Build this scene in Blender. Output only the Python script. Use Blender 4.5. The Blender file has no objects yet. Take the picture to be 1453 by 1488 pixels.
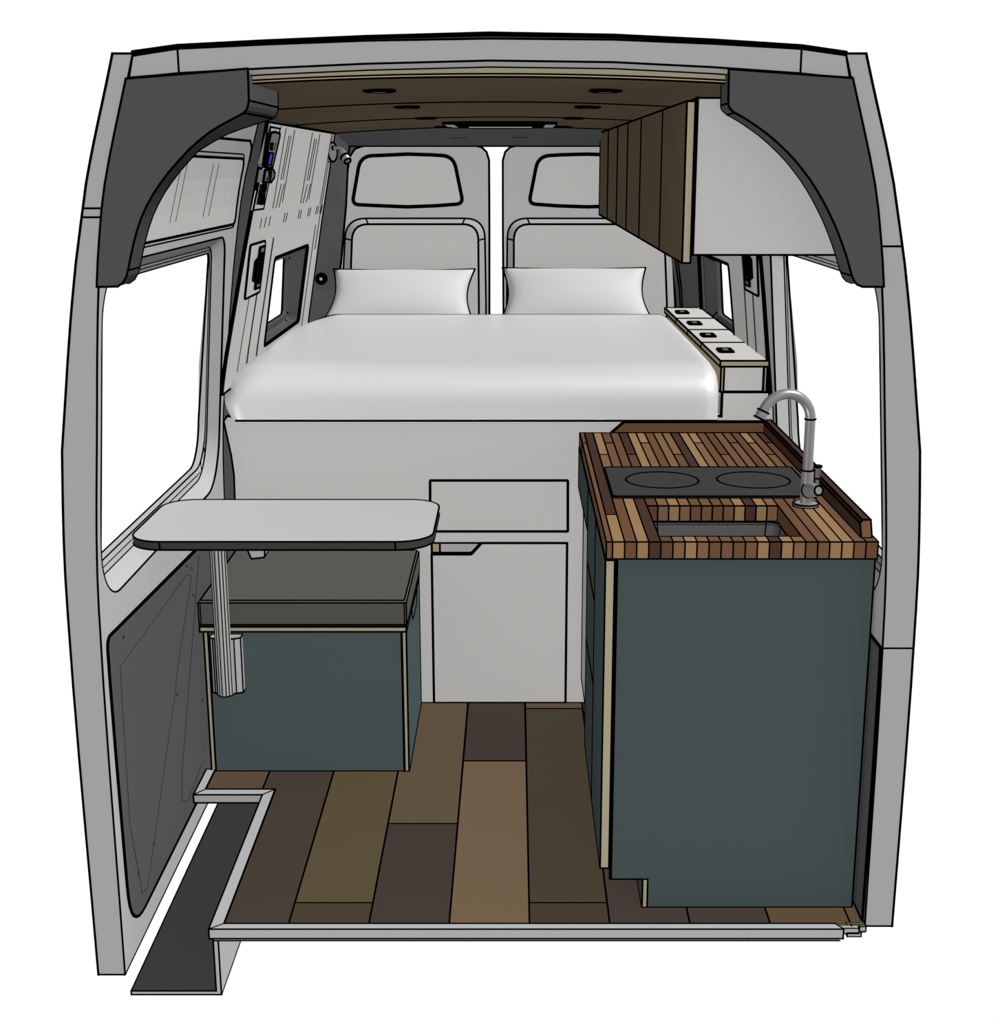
import bpy, bmesh, math, random
from mathutils import Vector, Matrix
from mathutils.geometry import tessellate_polygon

random.seed(4)
SC = bpy.context.scene
COL = SC.collection

# ------------------------------------------------------------------ camera numbers (measured from the frame, 1453 x 1488)
F, CX, CY, TH, CH, CD = 1985.5, 747.18, 756.99, 0.2553, 1.7388, 2.889
c_, s_ = math.cos(TH), math.sin(TH)

def at(px, py, x=None, y=None, z=None):
    """world point seen at a pixel, on the plane x=, y= or z="""
    u = (px - CX) / F; v = -(py - CY) / F
    d = (u, c_ + v * s_, -s_ + v * c_)
    if y is not None: t = (y + CD) / d[1]
    elif z is not None: t = (z - CH) / d[2]
    else: t = x / d[0]
    return Vector((t * d[0], -CD + t * d[1], CH + t * d[2]))

def xz(pts, y):
    return [(at(a, b, y=y).x, at(a, b, y=y).z) for a, b in pts]

# ------------------------------------------------------------------ materials
def lin(h):
    h = h.lstrip('#'); o = []
    for i in (0, 2, 4):
        v = int(h[i:i + 2], 16) / 255
        o.append(v / 12.92 if v <= 0.04045 else ((v + 0.055) / 1.055) ** 2.4)
    return o

MATS = {}
def mat(name, hexcol, k=1.0, rough=0.6, spec=0.0, metal=0.0, var=0.0):
    m = bpy.data.materials.new(name); m.use_nodes = True
    nt = m.node_tree; b = nt.nodes['Principled BSDF']
    col = [min(1, c * k) for c in lin(hexcol)] + [1]
    b.inputs['Base Color'].default_value = col
    b.inputs['Roughness'].default_value = rough
    b.inputs['Metallic'].default_value = metal
    b.inputs['Specular IOR Level'].default_value = spec
    if var > 0:
        tc = nt.nodes.new('ShaderNodeTexCoord'); n = nt.nodes.new('ShaderNodeTexNoise')
        n.inputs['Scale'].default_value = 3.0; n.inputs['Detail'].default_value = 2.0
        mr = nt.nodes.new('ShaderNodeMapRange')
        mr.inputs['To Min'].default_value = 1 - var; mr.inputs['To Max'].default_value = 1 + var
        mx = nt.nodes.new('ShaderNodeMix'); mx.data_type = 'RGBA'; mx.blend_type = 'MULTIPLY'
        mx.inputs['Factor'].default_value = 1
        mx.inputs[6].default_value = col
        nt.links.new(tc.outputs['Object'], n.inputs['Vector'])
        nt.links.new(n.outputs['Fac'], mr.inputs['Value'])
        nt.links.new(mr.outputs['Result'], mx.inputs[7])
        nt.links.new(mx.outputs[2], b.inputs['Base Color'])
    MATS[name] = m
    return name

mat('edge_line', '000000', 1, 1.0)
mat('thin_line', '2A2A2A', .4, 1.0)
mat('body_grey', 'A0A0A0', .44, var=.01)
mat('body_grey_shaded', 'A0A0A0', .365, var=.01)  # body grey again, darkened for front faces: shading put into the colour
mat('body_grey_lifted', 'A0A0A0', .50, var=.01)  # body grey again, lightened to make up for weaker light at the rear
mat('warm_grey', 'AEADAB', .485, var=.01)
mat('warm_grey_shaded', 'AEADAB', .405, var=.01)  # same paint as warm_grey, darkened to offset stronger light near the open front
mat('light_panel', 'AEADAB', .47, var=.01)
mat('dark_trim', '4D4D4F', .36, var=.02)
mat('darker_trim', '464648', .50, var=.02)
mat('roof_lining', '464648', .52, var=.02)
mat('door_insert', '58585A', .34, var=.02)
mat('teal', '434D4E', .375, var=.01)
mat('upstand_wood', '5A4431', .46, var=.03)
mat('ply_edge', '978F78', .42)
mat('ceiling_brown', '40372C', .82, var=.03)
mat('plank_brown', '40372C', .80, var=.03)
mat('cushion', '5C5A55', .32, var=.02)
mat('table_white', 'C3C3C3', .30)
mat('table_edge', '383838', .39)
mat('sill_alu', 'A4A4A4', .385)
mat('step_tread', '3E3E3E', .29)
mat('linen', 'D0D0D0', .345, rough=.45, spec=.8)
mat('pillow', 'D0D0D0', .34, rough=.6, spec=.1)
mat('lid_white', 'D2D0CC', .32, var=.01)
mat('cooktop', '424242', .31, rough=.5)
mat('steel', '8A8A8A', .27, rough=.35, spec=.5)
mat('sink_steel', '6A6A6A', .22, rough=.4, spec=.3)
mat('black_plastic', '050505', 1, rough=.6)
mat('grey_plastic', '6A6A6A', .45)
mat('screen_blue', '2748A0', .5)
mat('led_green', '2E6E2E', .5); mat('led_amber', '9A6A20', .5); mat('led_red', '8A2A20', .5)
mat('aluminium', 'B8B8B8', .29, rough=.4, spec=.2)
mat('fridge_grey', '8E8E8E', .7)
WOOD = {'D': '48352E', 'M': '6C4E39', 'R': '725440', 'B': '624734', 'L': '987856', 'T': '7E6148'}
for k_, h_ in WOOD.items(): mat('strip_' + k_, h_, .33, var=.03)
PLK = ['5B4A39', '463D36', '584D38', '473E31', '5F5140', '443A35', '6E5C48', '5B4D3A', '473E32', '453A2F']
for i_, h_ in enumerate(PLK): mat('floor_plank_%d' % i_, h_, .33, var=.02)

# ------------------------------------------------------------------ mesh builder
LW_ = 0.00076      # half width of the drawn edge per metre of distance from the open end
class MB:
    def __init__(s): s.v = []; s.f = []; s.m = []; s.sm = []; s.slots = []
    def slot(s, n):
        if n not in s.slots: s.slots.append(n)
        return s.slots.index(n)
    def face(s, pts, m, smooth=False):
        b = len(s.v); s.v += [Vector(p) for p in pts]
        s.f.append(tuple(range(b, b + len(pts)))); s.m.append(s.slot(m)); s.sm.append(smooth)
    def grid(s, rows, m, closed_u=False, closed_v=False, smooth=True):
        b = len(s.v); nu = len(rows); nv = len(rows[0])
        for r in rows: s.v += [Vector(p) for p in r]
        for i in range(nu if closed_u else nu - 1):
            for j in range(nv if closed_v else nv - 1):
                i2 = (i + 1) % nu; j2 = (j + 1) % nv
                s.f.append((b + i*nv + j, b + i*nv + j2, b + i2*nv + j2, b + i2*nv + j))
                s.m.append(s.slot(m)); s.sm.append(smooth)
    def ink(s, pts, closed=False, w=1.0, m='edge_line'):
        pts = [Vector(p) for p in pts]
        n = len(pts)
        for i in range(n if closed else n - 1):
            a = pts[i]; b = pts[(i + 1) % n]
            d = b - a
            if d.length < 1e-5: continue
            d.normalize()
            u = d.cross(Vector((0, 1, 0)))
            if u.length < .2: u = d.cross(Vector((0, 0, 1)))
            u.normalize(); v = d.cross(u)
            ra = LW_ * w * max(.3, a.y + CD); rb = LW_ * w * max(.3, b.y + CD)
            a2 = a - d * ra * .6; b2 = b + d * rb * .6
            base = len(s.v)
            for k in range(6):
                t = math.pi / 3 * k
                o = u * math.cos(t) + v * math.sin(t)
                s.v.append(a2 + o * ra); s.v.append(b2 + o * rb)
            si = s.slot(m)
            for k in range(6):
                k2 = (k + 1) % 6
                s.f.append((base + 2*k, base + 2*k2, base + 2*k2 + 1, base + 2*k + 1)); s.m.append(si); s.sm.append(False)
            s.f.append(tuple(base + 2*k for k in (5, 4, 3, 2, 1, 0))); s.m.append(si); s.sm.append(False)
            s.f.append(tuple(base + 2*k + 1 for k in (0, 1, 2, 3, 4, 5))); s.m.append(si); s.sm.append(False)
    def box(s, X, Y, Z, m, ink=True, w=1.0):
        x0, x1 = X; y0, y1 = Y; z0, z1 = Z
        g = (lambda k: m.get(k, m.get('*'))) if isinstance(m, dict) else (lambda k: m)
        P = lambda a, b, c: (X[a], Y[b], Z[c])
        s.face([P(0,0,0), P(0,0,1), P(0,1,1), P(0,1,0)], g('-x'))
        s.face([P(1,0,0), P(1,1,0), P(1,1,1), P(1,0,1)], g('+x'))
        s.face([P(0,0,0), P(1,0,0), P(1,0,1), P(0,0,1)], g('-y'))
        s.face([P(0,1,0), P(0,1,1), P(1,1,1), P(1,1,0)], g('+y'))
        s.face([P(0,0,0), P(0,1,0), P(1,1,0), P(1,0,0)], g('-z'))
        s.face([P(0,0,1), P(1,0,1), P(1,1,1), P(0,1,1)], g('+z'))
        if ink:
            for a in (0, 1):
                for b in (0, 1):
                    s.ink([P(0,a,b), P(1,a,b)], w=w); s.ink([P(a,0,b), P(a,1,b)], w=w); s.ink([P(a,b,0), P(a,b,1)], w=w)
    def prism(s, pts, axis, a0, a1, m, side=None, ink=True, w=1.0, ang=28, smooth=False, holes=()):
        side = side or m
        def P(p, a):
            if axis == 'y': return Vector((p[0], a, p[1]))
            if axis == 'x': return Vector((a, p[0], p[1]))
            return Vector((p[0], p[1], a))
        loops = [list(pts)] + [list(h) for h in holes]
        flat = [p for l in loops for p in l]
        tri = tessellate_polygon([[Vector((p[0], p[1], 0)) for p in l] for l in loops])
        for t in tri:
            s.face([P(flat[i], a0) for i in t], m); s.face([P(flat[i], a1) for i in reversed(t)], m)
        for l in loops:
            n = len(l)
            b = len(s.v)
            for p in l: s.v.append(P(p, a0)); s.v.append(P(p, a1))
            for i in range(n):
                j = (i + 1) % n
                s.f.append((b + 2*i, b + 2*j, b + 2*j + 1, b + 2*i + 1)); s.m.append(s.slot(side)); s.sm.append(smooth)
            if ink:
                s.ink([P(p, a0) for p in l], True, w); s.ink([P(p, a1) for p in l], True, w)
                for i in range(n):
                    p0, p1, p2 = (Vector(l[i-1][:2]), Vector(l[i][:2]), Vector(l[(i+1) % n][:2]))
                    d1 = p1 - p0; d2 = p2 - p1
                    if d1.length > 1e-6 and d2.length > 1e-6 and math.degrees(d1.angle(d2)) > ang:
                        s.ink([P(l[i], a0), P(l[i], a1)], w=w)
    def tube(s, pts, rad, m, n=16, ringink=(), capink=False, caps=True):
        pts = [Vector(p) for p in pts]
        if not isinstance(rad, (list, tuple)): rad = [rad] * len(pts)
        rows = []; u = None
        for i, p in enumerate(pts):
            d = (pts[min(i + 1, len(pts) - 1)] - pts[max(i - 1, 0)]).normalized()
            if u is None: u = d.orthogonal().normalized()
            else: u = (u - d * u.dot(d)).normalized()
            v = d.cross(u)
            rows.append([p + (u * math.cos(2*math.pi*k/n) + v * math.sin(2*math.pi*k/n)) * rad[i] for k in range(n)])
        s.grid(rows, m, closed_v=True)
        if caps:
            s.face(list(reversed(rows[0])), m); s.face(rows[-1], m)
        for i in ringink: s.ink(rows[i], True)
        if capink: s.ink(rows[0], True); s.ink(rows[-1], True)
    def build(s, name, parent=None, origin=None, merge=False):
        off = Vector((0, 0, 0))
        if parent is not None:
            p = parent
            while p is not None: off += p.location; p = p.parent
            loc = Vector((0, 0, 0))
        else:
            if origin is None:
                xs = [v.x for v in s.v]; ys = [v.y for v in s.v]; zs = [v.z for v in s.v]
                origin = ((min(xs)+max(xs))/2, (min(ys)+max(ys))/2, min(zs))
            off = Vector(origin); loc = off.copy()
        me = bpy.data.meshes.new(name)
        me.from_pydata([tuple(v - off) for v in s.v], [], s.f)
        for n in s.slots: me.materials.append(MATS[n])
        me.polygons.foreach_set('material_index', s.m)
        me.polygons.foreach_set('use_smooth', s.sm)
        me.update()
        if merge:
            bm = bmesh.new(); bm.from_mesh(me)
            bmesh.ops.remove_doubles(bm, verts=bm.verts, dist=1e-5)
            bmesh.ops.recalc_face_normals(bm, faces=bm.faces)
            bm.to_mesh(me); bm.free()
        o = bpy.data.objects.new(name, me); COL.objects.link(o)
        o.location = loc
        if parent is not None: o.parent = parent
        return o

def empty(name, loc, label=None, cat=None, group=None):
    o = bpy.data.objects.new(name, None); COL.objects.link(o); o.location = loc
    o.empty_display_size = .05
    return tag(o, label, cat, group)
def tag(o, label=None, cat=None, group=None, kind=None):
    if label: o['label'] = label
    if cat: o['category'] = cat
    if group: o['group'] = group
    if kind: o['kind'] = kind
    return o
def copy_tree(o, parent=None):
    c = o.copy(); COL.objects.link(c); c.parent = parent
    for ch in list(o.children): copy_tree(ch, c)
    return c

def rrect(a0, a1, b0, b1, r, n=8):
    """rounded rectangle; r one radius or four (lo-lo, hi-lo, hi-hi, lo-hi)"""
    if not isinstance(r, (list, tuple)): r = [r] * 4
    out = []
    for (ca, cb, t0, rr) in ((a0 + r[0], b0 + r[0], math.pi, r[0]), (a1 - r[1], b0 + r[1], 1.5*math.pi, r[1]),
                             (a1 - r[2], b1 - r[2], 0, r[2]), (a0 + r[3], b1 - r[3], .5*math.pi, r[3])):
        for k in range(n + 1):
            t = t0 + k / n * math.pi / 2
            out.append((ca + rr * math.cos(t), cb + rr * math.sin(t)))
    return out
def round_poly(pts, r, n=6):
    """round the corners of a 2D polygon; r scalar or list"""
    out = []; N = len(pts)
    for i in range(N):
        p0, p1, p2 = Vector(pts[i-1]), Vector(pts[i]), Vector(pts[(i+1) % N])
        rr = r[i] if isinstance(r, (list, tuple)) else r
        if rr <= 0: out.append(tuple(p1)); continue
        a = (p0 - p1); b = (p2 - p1)
        q = min(rr, a.length*.49, b.length*.49)
        A = p1 + a.normalized()*q; B = p1 + b.normalized()*q
        for k in range(n + 1):
            t = k / n
            out.append(tuple(A*(1-t)**2 + p1*2*t*(1-t) + B*t*t))
    return out

# ------------------------------------------------------------------ side walls
# inner face x as a function of height, and wall thickness
LWP = [(-.14, -.931), (.79, -.923), (1.141, -.9), (1.634, -.85), (1.947, -.767), (1.99, -.755)]
def _smooth(P, n=5):
    out = []
    for i in range(len(P) - 1):
        p0 = P[max(0, i-1)]; p1 = P[i]; p2 = P[i+1]; p3 = P[min(len(P)-1, i+2)]
        m1 = (p2[1]-p0[1]) / (p2[0]-p0[0]); m2 = (p3[1]-p1[1]) / (p3[0]-p1[0]); h = p2[0]-p1[0]
        for k in range(n):
            t = k / n
            out.append((p1[0] + h*t, (2*t**3-3*t*t+1)*p1[1] + (t**3-2*t*t+t)*h*m1 + (-2*t**3+3*t*t)*p2[1] + (t**3-t*t)*h*m2))
    return out + [P[-1]]
LWP = _smooth(LWP)
RPP = [(.8, -.915), (1.11, -.876), (1.48, -.812), (1.86, -.74), (1.95, -.72)]
def ip(P, z):
    if z <= P[0][0]: return P[0][1]
    for (a, b), (c, d) in zip(P, P[1:]):
        if z <= c: return b + (d - b) * (z - a) / (c - a)
    return P[-1][1]
THK = [(-.137, .064), (.8, .07), (1.141, .075), (1.64, .043), (1.956, .041)]
MIR = -.1
def mx(x, side): return x if side < 0 else MIR - x
def wx(z, side=-1, off=0.0, P=LWP):
    """inner wall surface; off > 0 goes outward"""
    return mx(ip(P, z) - off, side)

def refine(pts, levels):
    """insert points where a closed polygon's edges cross the given heights"""
    out = []
    for i in range(len(pts)):
        a = pts[i]; b = pts[(i + 1) % len(pts)]
        out.append(a)
        cr = [(l - a[1]) / (b[1] - a[1]) for l in levels if (a[1] - l) * (b[1] - l) < -1e-12]
        for t in sorted(cr): out.append((a[0] + (b[0]-a[0])*t, a[1] + (b[1]-a[1])*t))
    return out
LV = [.05, .23, .42, .6] + [.70 + .04 * i for i in range(32)]
def sheet(m, outer, holes, xf, mt, levels=LV):
    bm = bmesh.new()
    loops = [refine(outer, levels)] + [refine(h, levels) for h in holes]
    flat = [p for l in loops for p in l]
    vs = [bm.verts.new((0, p[0], p[1])) for p in flat]
    for t in tessellate_polygon([[Vector((p[0], p[1], 0)) for p in l] for l in loops]):
        try: bm.faces.new([vs[i] for i in t])
        except ValueError: pass
    for l in levels:
        bmesh.ops.bisect_plane(bm, geom=bm.verts[:] + bm.edges[:] + bm.faces[:], plane_co=(0, 0, l), plane_no=(0, 0, 1))
    for f in bm.faces:
        m.face([(xf(v.co.z), v.co.y, v.co.z) for v in f.verts], mt)
    bm.free()
def loop3(pts, xf, levels=LV): return [Vector((xf(z), y, z)) for y, z in refine(pts, levels)]
def band(m, A, B, mt, smooth=False):
    m.grid([A, B], mt, closed_v=True, smooth=smooth)

def body_wall(side):
    nm = 'wall_left' if side < 0 else 'wall_right'
    zb = -.137 if side < 0 else -.007
    m = MB()
    th = lambda z: ip(THK, z)
    xi = lambda z: wx(z, side); xo = lambda z: wx(z, side, th(z))
    zt = 1.954
    outer = [(0, zb), (1.34, zb), (1.34, 1.0), (1.40, 1.3), (1.46, 1.55), (1.50, 1.80), (1.50, zt), (0, zt)]
    A = rrect(.03, 1.29, .775, 1.53, [.14, .17, .06, .12], 10)
    B = rrect(.03, 1.305, .805, 1.50, [.12, .15, .05, .10], 10)
    C = rrect(.03, 1.322, .835, 1.48, [.10, .13, .04, .09], 10)
    sheet(m, outer, [A], xi, 'body_grey'); sheet(m, outer, [C], xo, 'body_grey')
    oi = loop3(outer, xi); oo = loop3(outer, xo)
    # the cut front face has a straight inner edge, the outer skin follows the body
    band(m, oi, oo, 'body_grey_shaded'); m.ink(oi, True, 1.1); m.ink(oo, True, 1.3)
    for z in (zb, zt): m.ink([(xi(z), 0, z), (xo(z), 0, z)], w=1.1)
    # window reveal
    def L(pts, o): return [Vector((wx(z, side, o), y, z)) for y, z in pts]
    LA, LB, LC = L(A, 0), L(B, .042), L(C, .05)
    LD = [Vector((xo(z), y, z)) for y, z in C]
    band(m, LA, LB, 'body_grey', True); band(m, LB, LC, 'body_grey', True); band(m, LC, LD, 'body_grey', True)
    m.ink(LA, True); m.ink(LB, True, .8); m.ink(LC, True, .8); m.ink(LD, True, 1.0)
    LE = L(rrect(.03, 1.318, .82, 1.49, [.10, .13, .04, .09], 10), .046); m.ink(LE, True, .6)
    for k in (14, 17): m.ink([LB[k], LC[k]], False, .6)
    # panel joints on the front edge of the body
    for z in ((1.651, 1.633) if side < 0 else (1.574, .69)):
        m.ink([(xi(z), 0, z), (xo(z), 0, z)])
    o = m.build(nm, origin=(mx(-.93, side), 0, zb))
    tag(o, ('light grey van side wall with large window opening on the left, above the dark door insert' if side < 0 else
            'light grey van side wall with window opening on the right, behind the kitchen'), kind='structure')
    # lower dark insert
    q = MB()
    f_ = lambda z: wx(z, side, -.003)
    if side < 0: pts = round_poly([(.035, .70), (1.30, .64), (1.30, -.062), (.06, -.066)], [.03, .02, .02, .13], 8)
    else: pts = round_poly([(.004, .69), (1.30, .67), (1.30, .0), (.012, .0)], 0)
    pts = [tuple(p) for p in pts]
    sheet(q, pts, [], f_, 'door_insert')
    band(q, loop3(pts, f_), loop3(pts, xi), 'door_insert'); q.ink(loop3(pts, f_), True, 1.8)
    g = lambda P_: [(wx(z, side, -.004), y, z) for y, z in P_]
    # pressed outlines in the insert
    if side < 0:
        lo = [(.12, .60), (.11, .2), (.17, -.02), (.22, -.03), (.27, .02), (.55, .30), (.60, .34), (.62, .38), (.80, .55), (.85, .60), (.80, .62)]
        q.ink(g(lo), True, .35, 'thin_line')
        q.ink(g([(.95, .63), (.80, .38), (.62, .10), (.60, .02), (.66, -.01), (.86, .02)]), False, .35, 'thin_line')
        for y, z in ((.16, .66), (.30, .05), (.15, .05), (.80, .645), (.86, .62), (.86, .54), (.62, .33), (.9, .2)):
            q.box((f_(z) - .002, f_(z) + .002), (y - .004, y + .004), (z - .004, z + .004), 'thin_line', ink=False)
    q.build('door_insert', o)
    if side < 0:   # upper pale panel with rubber seal
        q = MB()
        top = at(352, 238, x=-.82)
        pts = round_poly([(.10, 1.562), (1.385, 1.562), (1.40, 1.755), (.10, 1.762)], [.01, .03, .04, .01], 6)
        f2 = lambda z: wx(z, side, -.004)
        sheet(q, pts, [], f2, 'light_panel'); band(q, loop3(pts, f2), loop3(pts, xi), 'light_panel')
        q.ink(loop3(pts, f2), True, 1.5)
        p2 = round_poly([(.10, 1.552), (1.40, 1.552), (1.415, 1.768), (.10, 1.775)], [.01, .03, .04, .01], 6)
        q.ink(loop3(p2, lambda z: wx(z, side, -.001)), True, .8)
        for y in (.95, 1.02, .58, .64):
            q.ink([(wx(1.60 + .0, side, -.005), y - .02, 1.60), (wx(1.74, side, -.005), y + .02, 1.74)], False, .3, 'thin_line')
        q.build('upper_panel', o)
    q = MB()   # line of the door's top edge
    q.ink([(wx(z, side, -.001), y, z) for y, z in ((.1, 1.808), (1.44, 1.808), (1.485, 1.79), (1.495, 1.75))], False, 1.4)
    q.build('door_seal', o)
    return o
wl = body_wall(-1); wr = body_wall(1)

def rear_side(side):
    """dark inner body behind the sliding door, small rear window and the pale lining panel"""
    nm = 'trim_1' if side < 0 else 'trim_2'
    m = MB()
    xo = lambda z: wx(z, side, .012); xs = lambda z: wx(z, side, .055)
    outer = [(1.36, -.05), (3.17, -.05), (3.17, 1.93), (1.505, 1.93), (1.50, 1.80), (1.46, 1.55), (1.40, 1.3), (1.36, 1.0)]
    W0 = round_poly([(1.86, 1.06), (2.90, 1.06), (2.90, 1.43), (1.85, 1.43)], .03, 5)
    if side > 0: W0 = round_poly([(1.99, 1.06), (2.93, 1.06), (2.93, 1.40), (2.06, 1.40)], .03, 5)
    ye = 2.88
    W1 = round_poly([(1.92, 1.13), (ye, 1.13), (ye, 1.37), (1.92, 1.37)], .03, 5)
    sheet(m, outer, [W0], xo, 'darker_trim' if side < 0 else 'body_grey'); sheet(m, outer, [W1], xs, 'darker_trim')
    oi = loop3(outer, xo); os_ = loop3(outer, xs)
    band(m, oi, os_, 'body_grey'); m.ink(oi, True); m.ink(os_, True)
    a = loop3(W0, xo, []); b = loop3(W1, lambda z: wx(z, side, .075), [])
    band(m, a, b, 'darker_trim'); m.ink(b, True, 1.0)
    c2 = loop3(W1, xs, []); band(m, b, c2, 'darker_trim')
    for k in (0, 5, 6, 11, 12, 17, 18, 23):
        if k < len(a) and k < len(b): m.ink([a[k], b[k]], False, .8)
    o = m.build(nm, origin=(mx(-.93, side), 1.4, -.05))
    tag(o, kind='structure')
    # pale lining panel
    q = MB()
    RP_ = RPP if side < 0 else [(a, b + .008) for a, b in LWP]
    xf = lambda z: wx(z, side, 0, RP_); xb = lambda z: wx(z, side, .006, RP_)
    zb = 1.065 if side < 0 else 1.0
    out = [(1.20, zb), (2.955, zb), (2.955, 1.862), (1.386, 1.862), (1.334, 1.616), (1.215, 1.179)]
    if side > 0: out = [(1.37, zb), (2.955, zb), (2.955, 1.862), (1.52, 1.862), (1.47, 1.616), (1.385, 1.179)]
    H = round_poly([(1.87, 1.125), (2.66, 1.125), (2.645, 1.428), (1.858, 1.428)], .025, 5)
    if side > 0: H = round_poly([(2.0, 1.06), (2.93, 1.06), (2.92, 1.385), (2.09, 1.39)], .025, 5)
    sheet(q, out, [H], xf, 'light_panel'); sheet(q, out, [H], xb, 'light_panel')
    A, B = loop3(out, xf), loop3(out, xb)
    band(q, A, B, 'darker_trim'); q.ink(A, True, 1.2); q.ink(B, True, 1.0)
    A, B = loop3(H, xf), loop3(H, xo, LV)
    A = loop3(H, xf, []); B = loop3(H, xo, [])
    band(q, A, B, 'darker_trim'); q.ink(A, True, 1.7)
    g = lambda z, o_=-.002: wx(z, side, o_, RP_)
    # fine pressed lines of the body behind the lining
    def ln(y0, z0, y1, z1, w=.4): q.ink([(g(z0 + (z1-z0)*t/4), y0 + (y1-y0)*t/4, z0 + (z1-z0)*t/4) for t in range(5)], False, w, 'thin_line')
    if side < 0:
        for dy in (0, .19): pass
        for y, z0, z1 in ((1.72, 1.852, 1.60), (1.80, 1.83, 1.69), (1.84, 1.83, 1.69), (1.90, 1.85, 1.615), (1.78, 1.675, 1.60), (1.84, 1.675, 1.60),
                          (2.32, 1.85, 1.60), (2.40, 1.83, 1.68), (2.45, 1.83, 1.68), (2.52, 1.85, 1.61), (2.38, 1.665, 1.60), (2.46, 1.665, 1.60),
                          (2.86, 1.855, 1.58), (2.90, 1.855, 1.40), (1.42, 1.855, 1.81), (1.62, 1.855, 1.80)):
            ln(y, z0, y - .04, z1)
        for y in (1.50, 1.58, 1.66, 1.95, 2.0, 2.28, 2.33, 2.52, 2.57, 2.74, 2.79, 2.86, 2.9): ln(y, 1.575, y - .01, 1.545)
    if side < 0: ln(1.50, 1.50, 1.40, 1.10)
    ln(1.62, 1.50, 1.55, 1.08, .7); ln(1.78, 1.50, 1.72, 1.07, .7)
    ln(2.78, 1.50, 2.76, 1.09)
    q.build('lining_panel', o)
    return o
rl = rear_side(-1); rr_ = rear_side(1)

# ------------------------------------------------------------------ rear end: dark frame, doors
def cz(x, y): return 1.912 - .007 * y - .055 * (x + .05) ** 2
def on_ceiling(px, py):
    z = 1.9
    for _ in range(25): p = at(px, py, z=z); z = .5 * z + .5 * cz(p.x, p.y)
    return at(px, py, z=z)
YD = 3.15
m = MB()
ztop = at(720, 212, y=YD).z
xsr = [-.745 + i * (1.39 / 16) for i in range(17)]
r0 = [Vector((x, 2.98, cz(x, 2.98))) for x in xsr]; r1 = [Vector((x, YD - .005, ztop)) for x in xsr]
m.grid([r0, r1], 'roof_lining', smooth=False)
m.ink(r1); m.ink(r0)
for y0, w0 in ((2.98 + .08, .06), (2.98 + .09, -.20)):
    m.ink([(w0 - .07, y0, cz(w0, 2.98) - .043), (w0, y0, cz(w0, 2.98) - .043)], False, .4, 'thin_line')
for side in (-1, 1):
    e = [at(507, 212, y=YD), at(505, 235, y=YD), at(502, 300, y=YD), at(495, 380, y=YD), at(489, 420, y=YD), at(486, 470, y=YD), at(484, 520, y=YD)]
    if side > 0: e = [Vector((MIR - p.x + .025, p.y, p.z)) for p in e]
    w = [Vector((wx(p.z, side, .0, RPP if side < 0 else LWP), 2.955, p.z if i else cz(-.74, 2.955))) for i, p in enumerate(e)]
    w[0].x = mx(-.742, side)
    f9 = [p + Vector(((.10 if side < 0 else -.10), .05, .01)) for p in e[:3]]
    m.grid([e[:3], f9], 'darker_trim', smooth=False)
    m.grid([w, e], 'darker_trim', smooth=False); m.ink(w, False, 1.0); m.ink(e, False, 1.5)
    if side > 0:
        e2 = [p + (q_ - p) * .82 for p, q_ in zip(w, e)]; m.ink([p + Vector((0, -.002, 0)) for p in e2], False, .9)
        e2 = [p + (q_ - p) * .74 for p, q_ in zip(w, e)]; m.ink([p + Vector((0, -.002, 0)) for p in e2], False, .9)
back = tag(m.build('wall_back', origin=(-.05, 3.15, 0)), kind='structure')

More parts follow.
